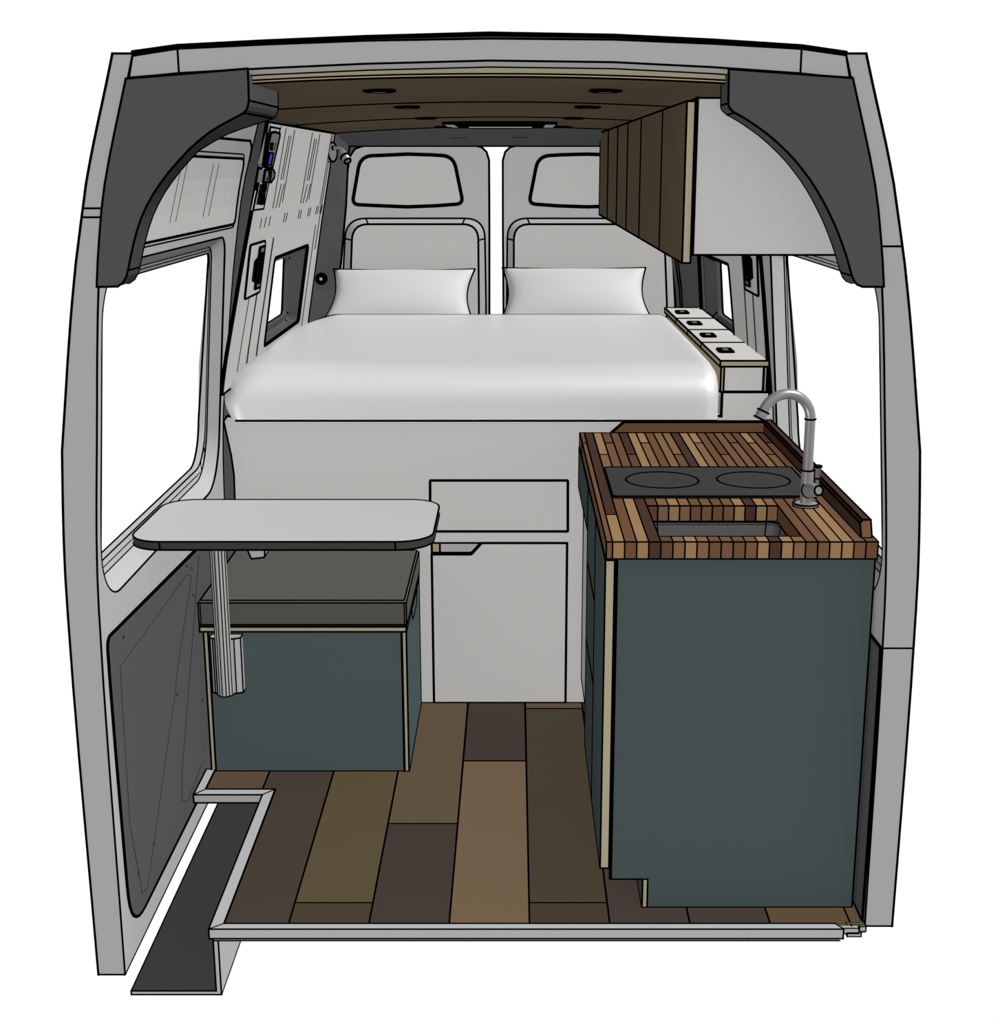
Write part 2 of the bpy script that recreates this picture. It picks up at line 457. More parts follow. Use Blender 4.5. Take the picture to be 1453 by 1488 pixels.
def rear_door(side, num):
    m = MB()
    y = YD
    def Q(px, py): p = at(px, py, y=y); return (p.x if side < 0 else MIR*1.0 - .057 - p.x + .0, p.z)
    # right leaf mirrors the left about the gap
    gl = at(710.5, 300, y=y).x; gr = at(731, 300, y=y).x
    def Q(px, py):
        p = at(px, py, y=y)
        return (p.x, p.z) if side < 0 else (gl + gr - p.x + .105 * max(0, min(1, (600 - px) / 80)), p.z)
    out = [Q(486, 560), Q(486, 480), Q(490, 410), Q(496, 350), Q(502, 300), Q(505, 250), Q(508, 228), Q(516, 216), Q(530, 211.5),
           Q(690, 211.5), Q(700, 214), Q(707, 221), Q(710.5, 233), Q(711, 330), Q(711, 560)]
    m.prism(out, 'y', y, y + .035, 'body_grey_lifted', ang=50)
    o = m.build('door_%d' % num, origin=(Q(600, 400)[0], y, Q(600, 560)[1]))
    tag(o, ('grey rear door leaf left of the white gap, behind the left pillow' if side < 0 else
            'grey rear door leaf right of the white gap, partly behind the brown overhead cabinet'), kind='structure')
    w = MB()
    wp = [Q(524, 227), Q(560, 225.5), Q(592, 224), Q(625, 225), Q(659, 227), Q(673, 296), Q(632, 299), Q(592, 300.5), Q(555, 299), Q(512, 297)]
    wp = round_poly(wp, [.05, 0, 0, 0, .05, .03, 0, 0, 0, .03], 6)
    w.prism(wp, 'y', y - .006, y + .002, 'warm_grey', ink=False)
    w.ink([(a, y - .007, b) for a, b in wp], True, 1.7)
    w.build('window_pane', o)
    # arched recess in the lower half
    r = MB()
    a = round_poly([Q(497, 560), Q(497, 440), Q(503, 317.5), Q(704, 317.5), Q(706, 440), Q(706, 560)], [0, 0, .085, .085, 0, 0], 8)
    b = round_poly([Q(509, 560), Q(509, 440), Q(513, 325.5), Q(695, 325.5), Q(696, 440), Q(696, 560)], [0, 0, .068, .068, 0, 0], 8)
    A = [Vector((p[0], y - .004, p[1])) for p in a]; B = [Vector((p[0], y - .0005, p[1])) for p in b]
    # bevelled rim stands proud of the leaf, panel set between
    A0 = [Vector((p[0], y - .001, p[1])) for p in a]
    r.grid([A0, A], 'body_grey', smooth=False)
    B = [Vector((p[0], y - .022, p[1])) for p in b]
    r.grid([A, B], 'body_grey', smooth=False); r.ink(A, False, 1.0); r.ink(B, False, 1.0)
    C = [Vector((p[0], y - .022, p[1])) for p in b]
    for t in tessellate_polygon([C]): r.face([C[i] for i in t], 'warm_grey')
    for i in (2, 10, 11, 19): r.ink([A[i], B[i]], False, .8)
    r.build('recess_panel', o)
    return o
d1 = rear_door(-1, 1); d2 = rear_door(1, 2)

m = MB()   # round knob on the dark pillar
p = at(467, 405, y=2.985)
m.tube([p + Vector((0, .01, 0)), p - Vector((0, .012, 0))], .021, 'dark_trim', 20, capink=True)
m.tube([p - Vector((0, .012, 0)), p - Vector((0, .016, 0))], .011, 'table_white', 16, capink=True)
m.ink([p + Vector((.018*math.cos(t*.3927), -.014, .018*math.sin(t*.3927))) for t in range(16)], True, 1.6)
tag(m.build('door_bumper'), 'small round bumper with pale centre on the dark pillar left of the pillows', 'bumper')

# ------------------------------------------------------------------ ceiling, header, roof
m = MB()
xs = [-.76 + i * (1.42 / 28) for i in range(29)]
def crow(y, dz): return [Vector((x, y, cz(x, y) + dz)) for x in xs]
m.grid([crow(.040, 0), crow(.5, 0), crow(1.0, 0), crow(2.0, 0), crow(2.98, 0)], 'ceiling_brown', smooth=False)
m.grid([crow(.045, .014), crow(2.98, .014)], 'ceiling_brown', smooth=False)
m.grid([crow(.040, 0), crow(.040, .006)], 'ply_edge', smooth=False); m.ink(crow(.040, 0), w=.9); m.ink(crow(.040, .006), w=.8)
m.grid([crow(.045, .006), crow(.045, .024)], 'ply_edge', smooth=False)
m.grid([crow(2.98, 0), crow(2.98, .014)], 'ply_edge', smooth=False)
m.ink(crow(1.0, -.0005), w=1.0); m.ink(crow(2.0, -.0005), w=.9); m.ink(crow(2.98, 0), w=.8)
for y_ in (.995, 1.995): pass
ceil = tag(m.build('ceiling', origin=(-.05, 1.5, 1.9)), kind='structure')

def poly(P, x):
    if x <= P[0][0]: return P[0][1]
    for (a, b), (c, d) in zip(P, P[1:]):
        if x <= c: return b + (d - b) * (x - a) / (c - a)
    return P[-1][1]
hx = [-.766, -.72, -.675, -.5, -.3, -.05, .2, .4, .576, .62, .666]
top = [(a.x, a.z) for a in (at(187, 82, y=0), at(255, 71, y=0), at(480, 60, y=0), at(711, 56, y=0), at(940, 58, y=0), at(1165, 71, y=0), at(1234, 81, y=0))]
rft = [(a.x, a.z) for a in (at(187, 76, y=0), at(258, 66, y=0), at(480, 54.5, y=0), at(711, 48, y=0), at(940, 52, y=0), at(1165, 66.5, y=0), at(1237, 77, y=0))]
bot = [(a.x, a.z) for a in (at(193, 113, y=0), at(262, 106, y=0), at(480, 94, y=0), at(711, 88, y=0), at(940, 91, y=0), at(1158, 106, y=0), at(1229, 114, y=0))]
bo2 = [(a.x, a.z - .011) for a in [Vector((q[0], 0, q[1])) for q in bot]]
m = MB()
T0 = [Vector((x, 0, poly(top, x))) for x in hx]; B0 = [Vector((-.776 if x < -.76 else .676 if x > .66 else x, 0, poly(bot, x))) for x in hx]
T1 = [p + Vector((0, .10, .0)) for p in T0]; B1 = [p + Vector((0, .001, 0)) for p in B0]
m.grid([T0, B0], 'body_grey_shaded', smooth=False); m.grid([B0, B1], 'body_grey', smooth=False)
C1 = [Vector((x, .026, poly(bo2, x) + .001)) for x in hx]; C2 = [p + Vector((0, .015, 0)) for p in C1]
m.grid([B1, C1], 'body_grey', smooth=False); m.grid([C1, C2], 'body_grey', smooth=False)
m.ink(T0); m.ink(B0); m.ink(C1); m.ink([T0[0], B0[0]]); m.ink([T0[-1], B0[-1]])
for i in (2, 8): m.ink([T0[i] , B0[i]])
o = tag(m.build('trim_3', origin=(-.05, 0, 1.94)), 'light grey arched header across the open front of the van roof', kind='structure')
m = MB()   # outer roof skin
R0 = [Vector((x, 0, poly(rft, x))) for x in hx]; U0 = [Vector((x, 0, poly(top, x) + .001)) for x in hx]
R1 = [p + Vector((0, 3.18, -.012)) for p in R0]; U1 = [p + Vector((0, 3.18, -.012)) for p in U0]
m.grid([R0, U0], 'dark_trim', smooth=False); m.grid([R0, R1], 'body_grey', smooth=False); m.grid([U0, U1], 'dark_trim', smooth=False); m.grid([R1, U1], 'body_grey', smooth=False)
m.ink(R0, w=1.5); m.ink([(p + q) / 2 for p, q in zip(R0, U0)], w=1.0); m.ink(R1)
tag(m.build('trim_4', origin=(-.05, 1.5, 1.95)), kind='structure')

# brackets (dark end panels under the header)
def zoomL(a, b): return (80 + a / 3.302, 40 + b / 3.302)
def zoomR(a, b): return (850 + a / 2.906, 40 + b / 2.906)
YB = -.004
def bracket(front_px, depth, label, nd):
    P = [at(a, b, y=YB) for a, b in front_px]
    sd = -1 if P[0].x < 0 else 1
    zh, zl_ = P[0].z, P[-1].z
    P = P[1:-1] + [Vector((wx(zl_ + (zh - zl_) * k / 8, sd, .003), YB, zl_ + (zh - zl_) * k / 8)) for k in range(9)]
    m = MB()
    for t in tessellate_polygon([P]): m.face([P[i] for i in t], 'dark_trim')
    Bk = [Vector((p.x, YB + depth(i), p.z)) for i, p in enumerate(P)]
    for t in tessellate_polygon([Bk]): m.face([Bk[i] for i in reversed(t)], 'dark_trim')
    band(m, P, Bk, 'dark_trim'); m.ink(P, True, 1.1); m.ink(Bk, True, 1.0)
    for i in nd: m.ink([P[i], Bk[i]], False, 1.0)
    return tag(m.build('end_panel'), label, 'panel')
lp = [(362, 245), (925, 197), (930, 350), (926, 374), (918, 395), (905, 410), (880, 424), (840, 445), (790, 472), (740, 503), (690, 543), (640, 588), (592, 640), (545, 694), (505, 748), (470, 800), (440, 855),
      (415, 910), (396, 965), (378, 1030), (364, 1095), (350, 1165), (342, 1195), (325, 1225), (300, 1243), (197, 1245)]
dl = {0: .09, 1: .35, 2: .35, 3: .35, 4: .35, 5: .34, 6: .31, 7: .27, 8: .22, 9: .17, 10: .13}
bracket([zoomL(*q) for q in lp], lambda i: dl.get(i + 1, .09), 'dark grey curved end panel hanging under the roof at the upper left', (0, 1, 4, 20))
rp = [(1106, 213), (608, 175), (605, 320), (607, 333), (615, 346), (632, 360), (665, 378), (700, 400), (735, 424), (770, 450), (810, 484), (850, 522), (886, 560), (920, 602), (952, 645), (982, 692), (1008, 738),
      (1032, 785), (1053, 830), (1072, 876), (1088, 920), (1102, 960), (1127, 1048), (1136, 1070), (1150, 1086), (1172, 1095), (1260, 1095)]
bracket([zoomR(*q) for q in rp], lambda i: .10, 'dark grey curved end panel hanging under the roof at the upper right', (0, 1, 4, 21))

# ------------------------------------------------------------------ floor, sill trim, step
SX = [-.9139 + .19 * k for k in range(10)]
yv = lambda py: at(700, py, z=0).y
cols = [([(3.12, 0)]), ([(3.12, 1)]), [(3.12, 2), (yv(1312), 3)], [(3.12, 4), (yv(1197), 5)], [(3.12, 5), (yv(1106), 6)],
        [(3.12, 7), (yv(1030), 8), (yv(1312), 9)], [(3.12, 5)], [(3.12, 5)], [(3.12, 0)], [(3.12, 0)]]
m = MB()
YF = -.009
for k, segs in enumerate(cols):
    x0 = SX[k]; x1 = SX[k + 1] if k + 1 < len(SX) else .83
    yb = YF
    if k == 0: yb = .70
    if k == 0: x0 = -.905
    parts = []
    if k == 1:   # plank is cut by the step recess
        m.face([(-.685, YF, 0), (x1, YF, 0), (x1, .70, 0), (-.685, .70, 0)], 'floor_plank_1')
        m.face([(x0, .70, 0), (x1, .70, 0), (x1, 3.12, 0), (x0, 3.12, 0)], 'floor_plank_1')
    else:
        ys = [yb] + [s[0] for s in reversed(segs)]
        # segs listed back to front: back end y, colour; cuts are the starts of the nearer planks
        edges = [3.12] + [s[0] for s in segs[1:]] + [yb]
        for i, s in enumerate(segs):
            m.face([(x0, edges[i+1], 0), (x1, edges[i+1], 0), (x1, edges[i], 0), (x0, edges[i], 0)], 'floor_plank_%d' % s[1])
            if i: m.ink([(x0, edges[i], 0), (x1, edges[i], 0)], w=1.0)
    if k > 0: m.ink([(x0, .70 if k == 1 else YF, 0), (x0, 3.12, 0)], w=1.05)
# underside
for a, b, c, d in ((-.69, .83, YF, .70), (-.905, .83, .70, 3.12)):
    m.face([(a, c, -.02), (b, c, -.02), (b, d, -.02), (a, d, -.02)], 'body_grey')
    m.face([(b, c, -.02), (b, c, 0), (b, d, 0), (b, d, -.02)], 'body_grey')
m.face([(-.69, YF, -.02), (.83, YF, -.02), (.83, YF, 0), (-.69, YF, 0)], 'ply_edge')
m.ink([(.83, YF, 0), (.83, 1.0, 0)])
tag(m.build('floor', origin=(0, 1.5, -.02)), kind='structure')

m = MB()   # aluminium sill trim
zt_ = .005; zb_ = -.020
y0 = -.033; y1 = -.009
xo_, xi_ = -.716, -.685
yo, yi = .672, .707
xlo, xli = -.912, -.885
# outer path and inner path of the trim (mitred corners)
O = [(.772, y0), (xo_, y0), (xo_, yo), (xlo, yo), (xlo, .84)]
I = [(.757, y1), (xi_, y1), (xi_, yi), (xli, yi), (xli, .84)]
for i in range(4):
    a, b, c, d = O[i], O[i+1], I[i+1], I[i]
    m.face([(a[0], a[1], zt_), (b[0], b[1], zt_), (c[0], c[1], zt_), (d[0], d[1], zt_)], 'sill_alu')
    m.face([(a[0], a[1], zb_), (b[0], b[1], zb_), (b[0], b[1], zt_), (a[0], a[1], zt_)], 'sill_alu')
    m.face([(a[0], a[1], zb_), (b[0], b[1], zb_), (c[0], c[1], zb_), (d[0], d[1], zb_)], 'sill_alu')
    m.face([(d[0], d[1], zb_), (c[0], c[1], zb_), (c[0], c[1], zt_), (d[0], d[1], zt_)], 'sill_alu')
    m.ink([(a[0], a[1], zt_), (b[0], b[1], zt_)]); m.ink([(d[0], d[1], zt_), (c[0], c[1], zt_)], w=1.2)
    if i < 3: m.ink([(a[0], a[1], zb_), (b[0], b[1], zb_)])
    m.ink([(b[0], b[1], zt_), (c[0], c[1], zt_)], w=.9)
    m.ink([(b[0], b[1], zt_), (b[0], b[1], zb_)])
m.ink([(xo_ + .01, y0 + .001, zb_ - .006), (.765, y0 + .001, zb_ - .006)], w=.9)
m.box((xo_ + .012, .765), (y0 + .004, y1), (zb_ - .006, zb_), 'sill_alu', ink=False)
m.ink([(.772, y0, zt_), (.757, y1, zt_)]); m.ink([(.772, y0, zt_), (.772, y0, zb_)])
m.face([(.772, y0, zb_ - .004), (.757, y1, zb_), (.757, y1, zt_), (.772, y0, zt_)], 'sill_alu')
# stepped end at the right
m.prism([(.772, -.018), (.757, -.004), (.79, -.004), (.812, -.004), (.812, -.018)], 'z', -.016, -.002, 'sill_alu', w=.8)
m.box((.785, .818), (-.018, -.004), (-.024, -.014), 'sill_alu', w=.8)
m.box((.815, .830), (-.012, .004), (-.014, -.001), 'sill_alu', w=.8)
m.box((.785, .828), (-.006, .000), (-.003, .002), {'*': 'ply_edge'}, w=.7)
tag(m.build('trim_5', origin=(0, 0, -.03)), kind='structure')

m = MB()   # entry step: L shaped aluminium with dark tread
m.prism([(-.918, -.188), (-.702, -.188), (-.702, -.027), (-.714, -.027), (-.714, -.178), (-.918, -.178)], 'y', -.005, 1.30, 'sill_alu')
m.face([(-.917, -.004, -.1775), (-.7145, -.004, -.1775), (-.7145, 1.299, -.1775), (-.917, 1.299, -.1775)], 'step_tread')
m.face([(-.7145, -.004, -.1775), (-.7145, -.004, -.028), (-.7145, 1.299, -.028), (-.7145, 1.299, -.1775)], 'step_tread')
tag(m.build('entry_step'), 'metal entry step with dark tread below the floor edge at the lower left', 'step')

# ------------------------------------------------------------------ bench with cushion
bx0, bx1, by0, by1 = -.895, -.311, .837, 1.365
root = empty('bench_box', (-.6, 1.1, 0), 'dark teal bench box with pale plywood edges under the grey cushion', 'bench')
mat('teal_lifted', '434D4E', .46, var=.01)  # the kitchen teal with brightness painted in, since less light reaches the bench
m = MB(); m.box((bx0 + .0125, bx1 - .0125), (by0 + .002, by0 + .016), (.0, .436), 'teal_lifted'); m.build('front_panel', root)
m = MB(); m.box((bx0, bx0 + .0125), (by0, by1), (0, .436), {'*': 'ply_edge', '-x': 'teal'}); m.build('side_panel', root)
m = MB()
m.box((bx1 - .0125, bx1), (by0, by1), (0, .436), {'*': 'ply_edge', '+x': 'teal_lifted'})
m.ink([(bx1 - .014, by0 - .0005, 0), (bx1 - .014, by0 - .0005, .436)], w=1.1)
m.build('side_panel', root)
m = MB()   # finger grip on the aisle side
gp = [(1.04, .436), (1.06, .400), (1.10, .392), (1.22, .392), (1.26, .436)]
m.prism(gp, 'x', bx1 - .004, bx1 + .0008, 'teal_lifted', w=.9); m.build('finger_grip', root)
m = MB(); m.box((bx0 - .010, bx1 + .0005), (by0 - .002, by1), (.437, .452), {'*': 'ply_edge'}); m.build('lid', root)

m = MB()
X0, X1, Y0, Y1, Z0, Z1 = -.905, -.309, .833, 1.366, .4535, .531
ch = .006
P = lambda o, z: [(X0 + o, Y0 + o, z), (X1 - o, Y0 + o, z), (X1 - o, Y1 - o, z), (X0 + o, Y1 - o, z)]
rings = [P(ch, Z0), P(0, Z0 + ch), P(0, Z1 - ch), P(ch, Z1)]
m.grid(rings, 'cushion', closed_v=True, smooth=False)
m.face(rings[-1], 'cushion'); m.face(list(reversed(rings[0])), 'cushion')
for r in rings: m.ink(r, True, .85)
for k in range(4):
    for r in (0,): m.ink([rings[1][k], rings[2][k]], w=.8)
c = ch
m.ink([(X0 + c, Y0 - .0003, Z0 + c), (X0 + c, Y0 - .0003, Z1 - c)], w=.7); m.ink([(X1 - c, Y0 - .0003, Z0 + c), (X1 - c, Y0 - .0003, Z1 - c)], w=.7)
tag(m.build('bench_cushion'), 'flat dark taupe seat cushion lying on the teal bench box', 'cushion')

# ------------------------------------------------------------------ table
zt = .835
f_y = at(560, 787.3, z=zt).y; b_y = at(600, 726.3, z=zt).y
tl = at(191, 778, z=zt).x + .0; tr = at(637, 742, z=zt).x
zbt = at(400, 799.3, y=f_y).z
root = empty('pedestal_table', (-.6, .6, .25), 'white swivel tabletop with rounded corners and dark edge on a fluted metal leg', 'table')
m = MB()
m.prism(rrect(tl, tr, f_y, b_y, [.085, .09, .085, .085], 12), 'z', zbt, zt, 'table_white', side='table_edge', ang=60, smooth=True)
fl = tl + .085
m.ink([(fl, f_y - .0005, zbt), (fl, f_y - .0005, zt)]); m.ink([(tr - .09, f_y - .0005, zbt), (tr - .09, f_y - .0005, zt)])
m.build('tabletop', root)
# fluted leg
lx = (at(316, 800, y=.765).x); ly = .765
prof = []
for k in range(24):
    t = 2 * math.pi * k / 24
    r2 = (.0215 if k % 2 == 0 else .0200) * (1 + .07 * math.cos(4 * t))
    prof.append((lx + r2 * math.cos(t), ly + r2 * math.sin(t) * .9))
m = MB(); zl = at(326, 1013, y=.745).z
m.prism(prof, 'z', zl, zbt, 'aluminium', w=.8, ang=200)
for k in (13, 15, 17, 19, 21, 23): m.ink([(prof[k][0], prof[k][1], zl), (prof[k][0], prof[k][1], zbt)], w=.7)
m.build('leg', root)
zc0, zc1 = at(328, 1005, y=.81).z, at(328, 926, y=.81).z
m = MB()
xa, xb = at(303.5, 926, y=.805).x, at(349.5, 926, y=.805).x
m.prism(round_poly([(xa, .835), (xa, .805), (xa + .02, .795), (xb - .02, .795), (xb, .805), (xb, .835)], [.004]*6, 3), 'z', zc0, zc1, 'aluminium', w=1, ang=200)
for x in (xa + .004, xa + .012, xa + .018, xb - .018, xb - .010, xb - .0005, xa): m.ink([(x, .804 - (.008 if xa + .01 < x < xb - .01 else 0), zc0), (x, .804 - (.008 if xa + .01 < x < xb - .01 else 0), zc1)], w=.8)
m.build('leg_bracket', root)
m = MB()   # swivel arm under the top
p0 = at(365, 812, y=.62); p1 = at(385, 810, y=.62)
m.prism(round_poly([(p0.x - .035, zbt), (p0.x, p0.z), (p1.x, p1.z), (p1.x, zbt)], [0, .003, .006, 0], 3), 'y', .62, .66, 'aluminium')
m.box((lx - .02, p1.x), (.66, .765), (zbt - .012, zbt), 'aluminium')
m.build('swivel_arm', root)

# ------------------------------------------------------------------ bed platform with cupboard
YP = 1.37
Qp = lambda a, b: (at(a, b, y=YP).x, at(a, b, y=YP).z)
root = empty('bed_platform', (-.05, 2.2, 0), 'pale grey bed platform front with a drawer and a cupboard door in the aisle', 'bed platform')
xr1 = .838
le = [(-.895, 0), Qp(342, 820), Qp(341, 720), Qp(340, 690), Qp(336, 662), Qp(325, 612), (-.908, .968)]
outl = le + [(.655, .968), (.655, 1.045), (.80, 1.045), (.828, .98), (xr1, .86), (xr1, 0)]
dl0, dr0 = Qp(627, 789)[0], Qp(824, 789)[0]
drw = [Qp(625, 772), Qp(825, 772), Qp(825, 698), Qp(625, 698)]
dz1 = Qp(627, 789)[1]
hole = [(dl0, .0), (dr0, .0), (dr0, dz1), (dl0, dz1)]
# panel built from pieces around the cupboard opening
m = MB()
outl2 = [p for p in le] + [(.655, .968), (.655, 1.045), (.80, 1.045), (.828, .98), (xr1, .86), (xr1, 0), (dr0, 0), (dr0, dz1), (dl0, dz1), (dl0, 0)]
m.prism(outl2, 'y', YP, YP + .018, 'warm_grey', ang=8, w=1.0)
m.build('front_panel', root)
m = MB()
m.prism(round_poly([drw[0], drw[1], drw[2], drw[3]], .004, 2), 'y', YP - .0015, YP, 'warm_grey', ink=False)
m.ink([(p[0], YP - .002, p[1]) for p in round_poly(drw, .004, 2)], True, 1.4)
m.build('drawer_front', root)
m = MB()
n0 = Qp(628, 805.5); n1 = Qp(685, 805.5); n2 = Qp(700, 789)
dp = [(dl0, .0), (dr0, .0), (dr0, dz1), (n2[0], dz1), n1, (dl0, n0[1])]
dp = round_poly(dp, [0, 0, .003, 0, .006, 0], 3)
m.prism(dp, 'y', YP - .001, YP + .017, 'warm_grey', side='ply_edge', w=1.3, ang=12)
m.build('cupboard_door', root)
m = MB()
m.box((dl0 - .02, dl0 + .026), (YP + .018, YP + .06), (0, dz1 + .02), 'ply_edge')
m.box((dl0 + .026, dr0 + .02), (YP + .055, YP + .06), (.45, dz1 + .02), 'table_white', ink=False)
m.build('carcass', root)
m = MB()
m.box((-.89, .65), (YP + .018, 2.90), (.945, .971), 'warm_grey', ink=False)
m.box((.655, .80), (YP + .018, 2.93), (1.025, 1.0445), 'warm_grey', ink=False)
m.build('platform_board', root)

# side locker with four lids along the right of the bed
root = empty('side_locker', (.72, 2.2, 1.045), 'low locker with four pale latched lids along the right side of the bed', 'locker')
sx0, sx1 = .648, .793
lz = 1.145
m = MB()
m.box((sx0, sx0 + .010), (YP + .003, 2.93), (1.046, lz - .019), {'*': 'ply_edge', '-x': 'ply_edge'})
m.box((sx1 - .010, sx1), (YP + .003, 2.93), (1.046, lz - .019), {'*': 'ply_edge'})
m.box((sx0 + .010, sx1 - .010), (YP + .012, YP + .02), (1.046, lz - .019), 'warm_grey')
m.build('carcass', root)
ly_ = [YP - .003] + [at(1028, a, z=lz).y for a in (498, 479.5, 463)] + [at(1000, 447.5, z=lz).y]
for i in range(4):
    a, b = ly_[i], ly_[i + 1] - .004
    m = MB(); m.box((sx0 - .004, sx1 + .004), (a, b), (lz - .0185, lz), {'*': 'ply_edge', '+z': 'lid_white'}, w=1.0)
    lid = m.build('lid', root)
    cxl, cyl = sx0 + .044, a + (b - a) * .50
    m = MB()
    m.prism(rrect(cxl - .022, cxl + .022, cyl - .042, cyl + .042, .008, 4), 'z', lz, lz + .004, 'black_plastic', w=1.2, ang=200)
    m.prism(rrect(cxl - .014, cxl + .014, cyl - .026, cyl + .026, .004, 3), 'z', lz + .004, lz + .0055, 'black_plastic', ink=False)
    m.prism(rrect(cxl - .008, cxl + .008, cyl - .014, cyl + .014, .003, 3), 'z', lz + .0055, lz + .008, 'grey_plastic', ink=False)
    la = m.build('latch', lid)
    tag(la, 'black square push latch with grey button')

# ------------------------------------------------------------------ mattress with fitted cover, pillows
def duvet():
    m = MB()
    x0, x1, y0, y1 = -.914, .6435, 1.275, 2.86
    zc = 1.03; zt = 1.140; zb = .972
    NU, NV = 56, 56
    # cube-sphere style mapping: clamp to an inner box and push out by direction dependent radii
    faces = []
    def warp(p):
        # p in [-1,1]^3 surface of cube
        hx, hy = (x1 - x0) / 2, (y1 - y0) / 2
        cx, cy = (x0 + x1) / 2, (y0 + y1) / 2
        X, Y = p[0] * hx, p[1] * hy
        zu = p[2]
        rz = (zt - zc) if zu > 0 else (zc - zb)
        Z = zu * rz
        rx = .06 + .10 * max(0, zu) if X < 0 else .04
        ry = .16 if Y < 0 else .10
        ix = max(-hx + rx, min(hx - rx, X)); iy = max(-hy + ry, min(hy - ry, Y))
        dx, dy, dz = (X - ix) / rx, (Y - iy) / ry, Z / rz
        n = 2.3
        dzl = dz
        if zu < 0:
            dzl = 0
        L = (abs(dx)**n + abs(dy)**n + abs(dzl)**n) ** (1 / n)
        M = max(abs(dx), abs(dy), abs(dzl))
        k = M / L if L > 1e-9 else 1
        x = ix + dx * rx * k; y = iy + dy * ry * k; z = dz * rz * (k if zu >= 0 else 1)
        if zu < 0 and x < 0: x += .022 * zu * zu * (-x / hx) ** 10
        # plan: rear left corner drawn in, top falls softly to the front
        q = max(0, (y - .25) / (hy - .25)) ** 2
        if x < 0: x += .13 * q * (-x / hx) ** 3
        z2 = z
        if zu > 0:
            z2 -= .004 * max(0, (-y - .05) / hy) ** 1.5 * (z / rz)
        return (cx + x, cy + y, zc + z2)
    def patch(fn, nu, nv):
        m.grid([[warp(fn(-1 + 2*i/nu, -1 + 2*j/nv)) for j in range(nv + 1)] for i in range(nu + 1)], 'linen')
    patch(lambda u, v: (u, v, 1), NU, NV); patch(lambda u, v: (v, u, -1), 20, 20)
    patch(lambda u, v: (v, -1, u), 16, NV); patch(lambda u, v: (u, 1, v), NU, 16)
    patch(lambda u, v: (-1, u, v), NU, 16); patch(lambda u, v: (1, v, u), 16, NV)
    o = m.build('mattress', merge=True)
    seam = []
    for i in range(61):
        u = -.93 + 1.90 * i / 60
        v = .80
        while v < 1 and warp((u, v, 1))[2] > zt - .005: v += .01
        seam.append(Vector(warp((u, v, 1))) + Vector((0, 0, .0015)))
    return o, seam
dv, seam_ = duvet()
tag(dv, 'thick white mattress with soft rounded front edge on the pale bed platform', 'mattress')
m = MB()   # seam piping along the bottom edge of the mattress
pp = []
for t in range(41):
    x = -.86 + 1.485 * t / 40
    pp.append(Vector((x, 1.2745, .972)))
m.ink(pp, False, 1.1)
m2 = MB(); m2.ink(seam_, False, .9); tag(m2.build('piping', dv), 'black seam line along the rear top edge')
pi = m.build('piping', dv); tag(pi, 'black seam line along the lower front edge')

def pillow(pxs, label):
    """pxs: four corners lower-left, lower-right, upper-right, upper-left in world space"""
    A, B, C, D = pxs
    m = MB(); N = 26
    nrm = (B - A).cross(D - A).normalized()
    def base(u, v):
        # pinched edges
        uu = u; vv = v
        p = A*(1-u)*(1-v) + B*u*(1-v) + C*u*v + D*(1-u)*v
        cx = (A + B + C + D) / 4
        sx = .055 * math.sin(math.pi * v) ** 1.0 * (2*u - 1) * abs(2*u - 1) ** 2
        sy = .07 * math.sin(math.pi * u) ** .8 * (2*v - 1) * abs(2*v - 1) ** 2
        return p - (B - A) * sx - (D - A) * sy * .35
    def thick(u, v):
        return .075 * (max(0, math.sin(math.pi*u)) ** .45) * (max(0, math.sin(math.pi*v)) ** .55)
    for sgn in (1, -1):
        m.grid([[base(i/N, j/N) + nrm * sgn * thick(i/N, j/N) for j in range(N+1)] for i in range(N+1)], 'pillow')
    edge = [base(i/N, 0) for i in range(N+1)] + [base(1, j/N) for j in range(1, N+1)] + [base(1 - i/N, 1) for i in range(1, N+1)] + [base(0, 1 - j/N) for j in range(1, N)]
    o = m.build('pillow', merge=True)
    tag(o, label, 'pillow', 'pillows at the head of the bed')
    m = MB(); m.ink(edge, True, .9); tag(m.build('piping', o), 'black edge seam'); return o
def corners(l):
    return [at(l[0][0], l[0][1], y=2.86), at(l[1][0], l[1][1], y=2.86), at(l[2][0], l[2][1], y=3.02), at(l[3][0], l[3][1], y=3.02)]
pillow(corners([(462, 476), (692, 476), (690, 391), (485, 391)]), 'white pillow at the head of the bed, left of the white door gap')
pillow(corners([(722, 476), (955, 476), (938, 389), (730, 389)]), 'white pillow at the head of the bed, right of the white door gap')

# ------------------------------------------------------------------ kitchen
kx = .206
root = empty('kitchen_cabinet', (.5, .7, 0), 'tall dark teal kitchen cabinet with toe kick standing under the butcher block worktop', 'cabinet')
ky = .0727
m = MB()
m.prism([(.2325, .0755), (.321, .0755), (.321, 0), (.8165, 0), (.8145, .8825), (.2325, .8825)], 'y', ky, ky + .016, 'teal')
m.ink([(.2310, ky - .0005, .078), (.2310, ky - .0005, .8825)], w=1.8)
m.build('side_panel', root)
m = MB(); m.box((.309, .321), (ky, 1.33), (.0, .0755), {'*': 'ply_edge', '-x': 'teal'}); m.build('toe_kick', root)
m = MB(); m.box((.2275, .81), (ky + .016, 1.33), (.0755, .725), {'*': 'teal'}, ink=False)
m.box((.2275, .2375), (ky + .016, 1.33), (.725, .8815), 'teal', ink=False); m.build('carcass', root)
FR = {'*': 'ply_edge', '-x': 'teal'}
m = MB(); m.box((kx, kx + .021), (ky, .438), (.105, .874), FR); m.box((kx + .001, kx + .021), (ky, .438), (.876, .882), FR, w=.8); m.build('door', root)
for z0, z1 in ((.105, .428), (.433, .655), (.660, .874)):
    m = MB(); m.box((kx, kx + .021), (.442, .802), (z0, z1), FR, w=.9); m.build('drawer', root)
m = MB(); m.box((kx, kx + .021), (.806, 1.348), (.745, .874), FR); m.build('drawer', root)
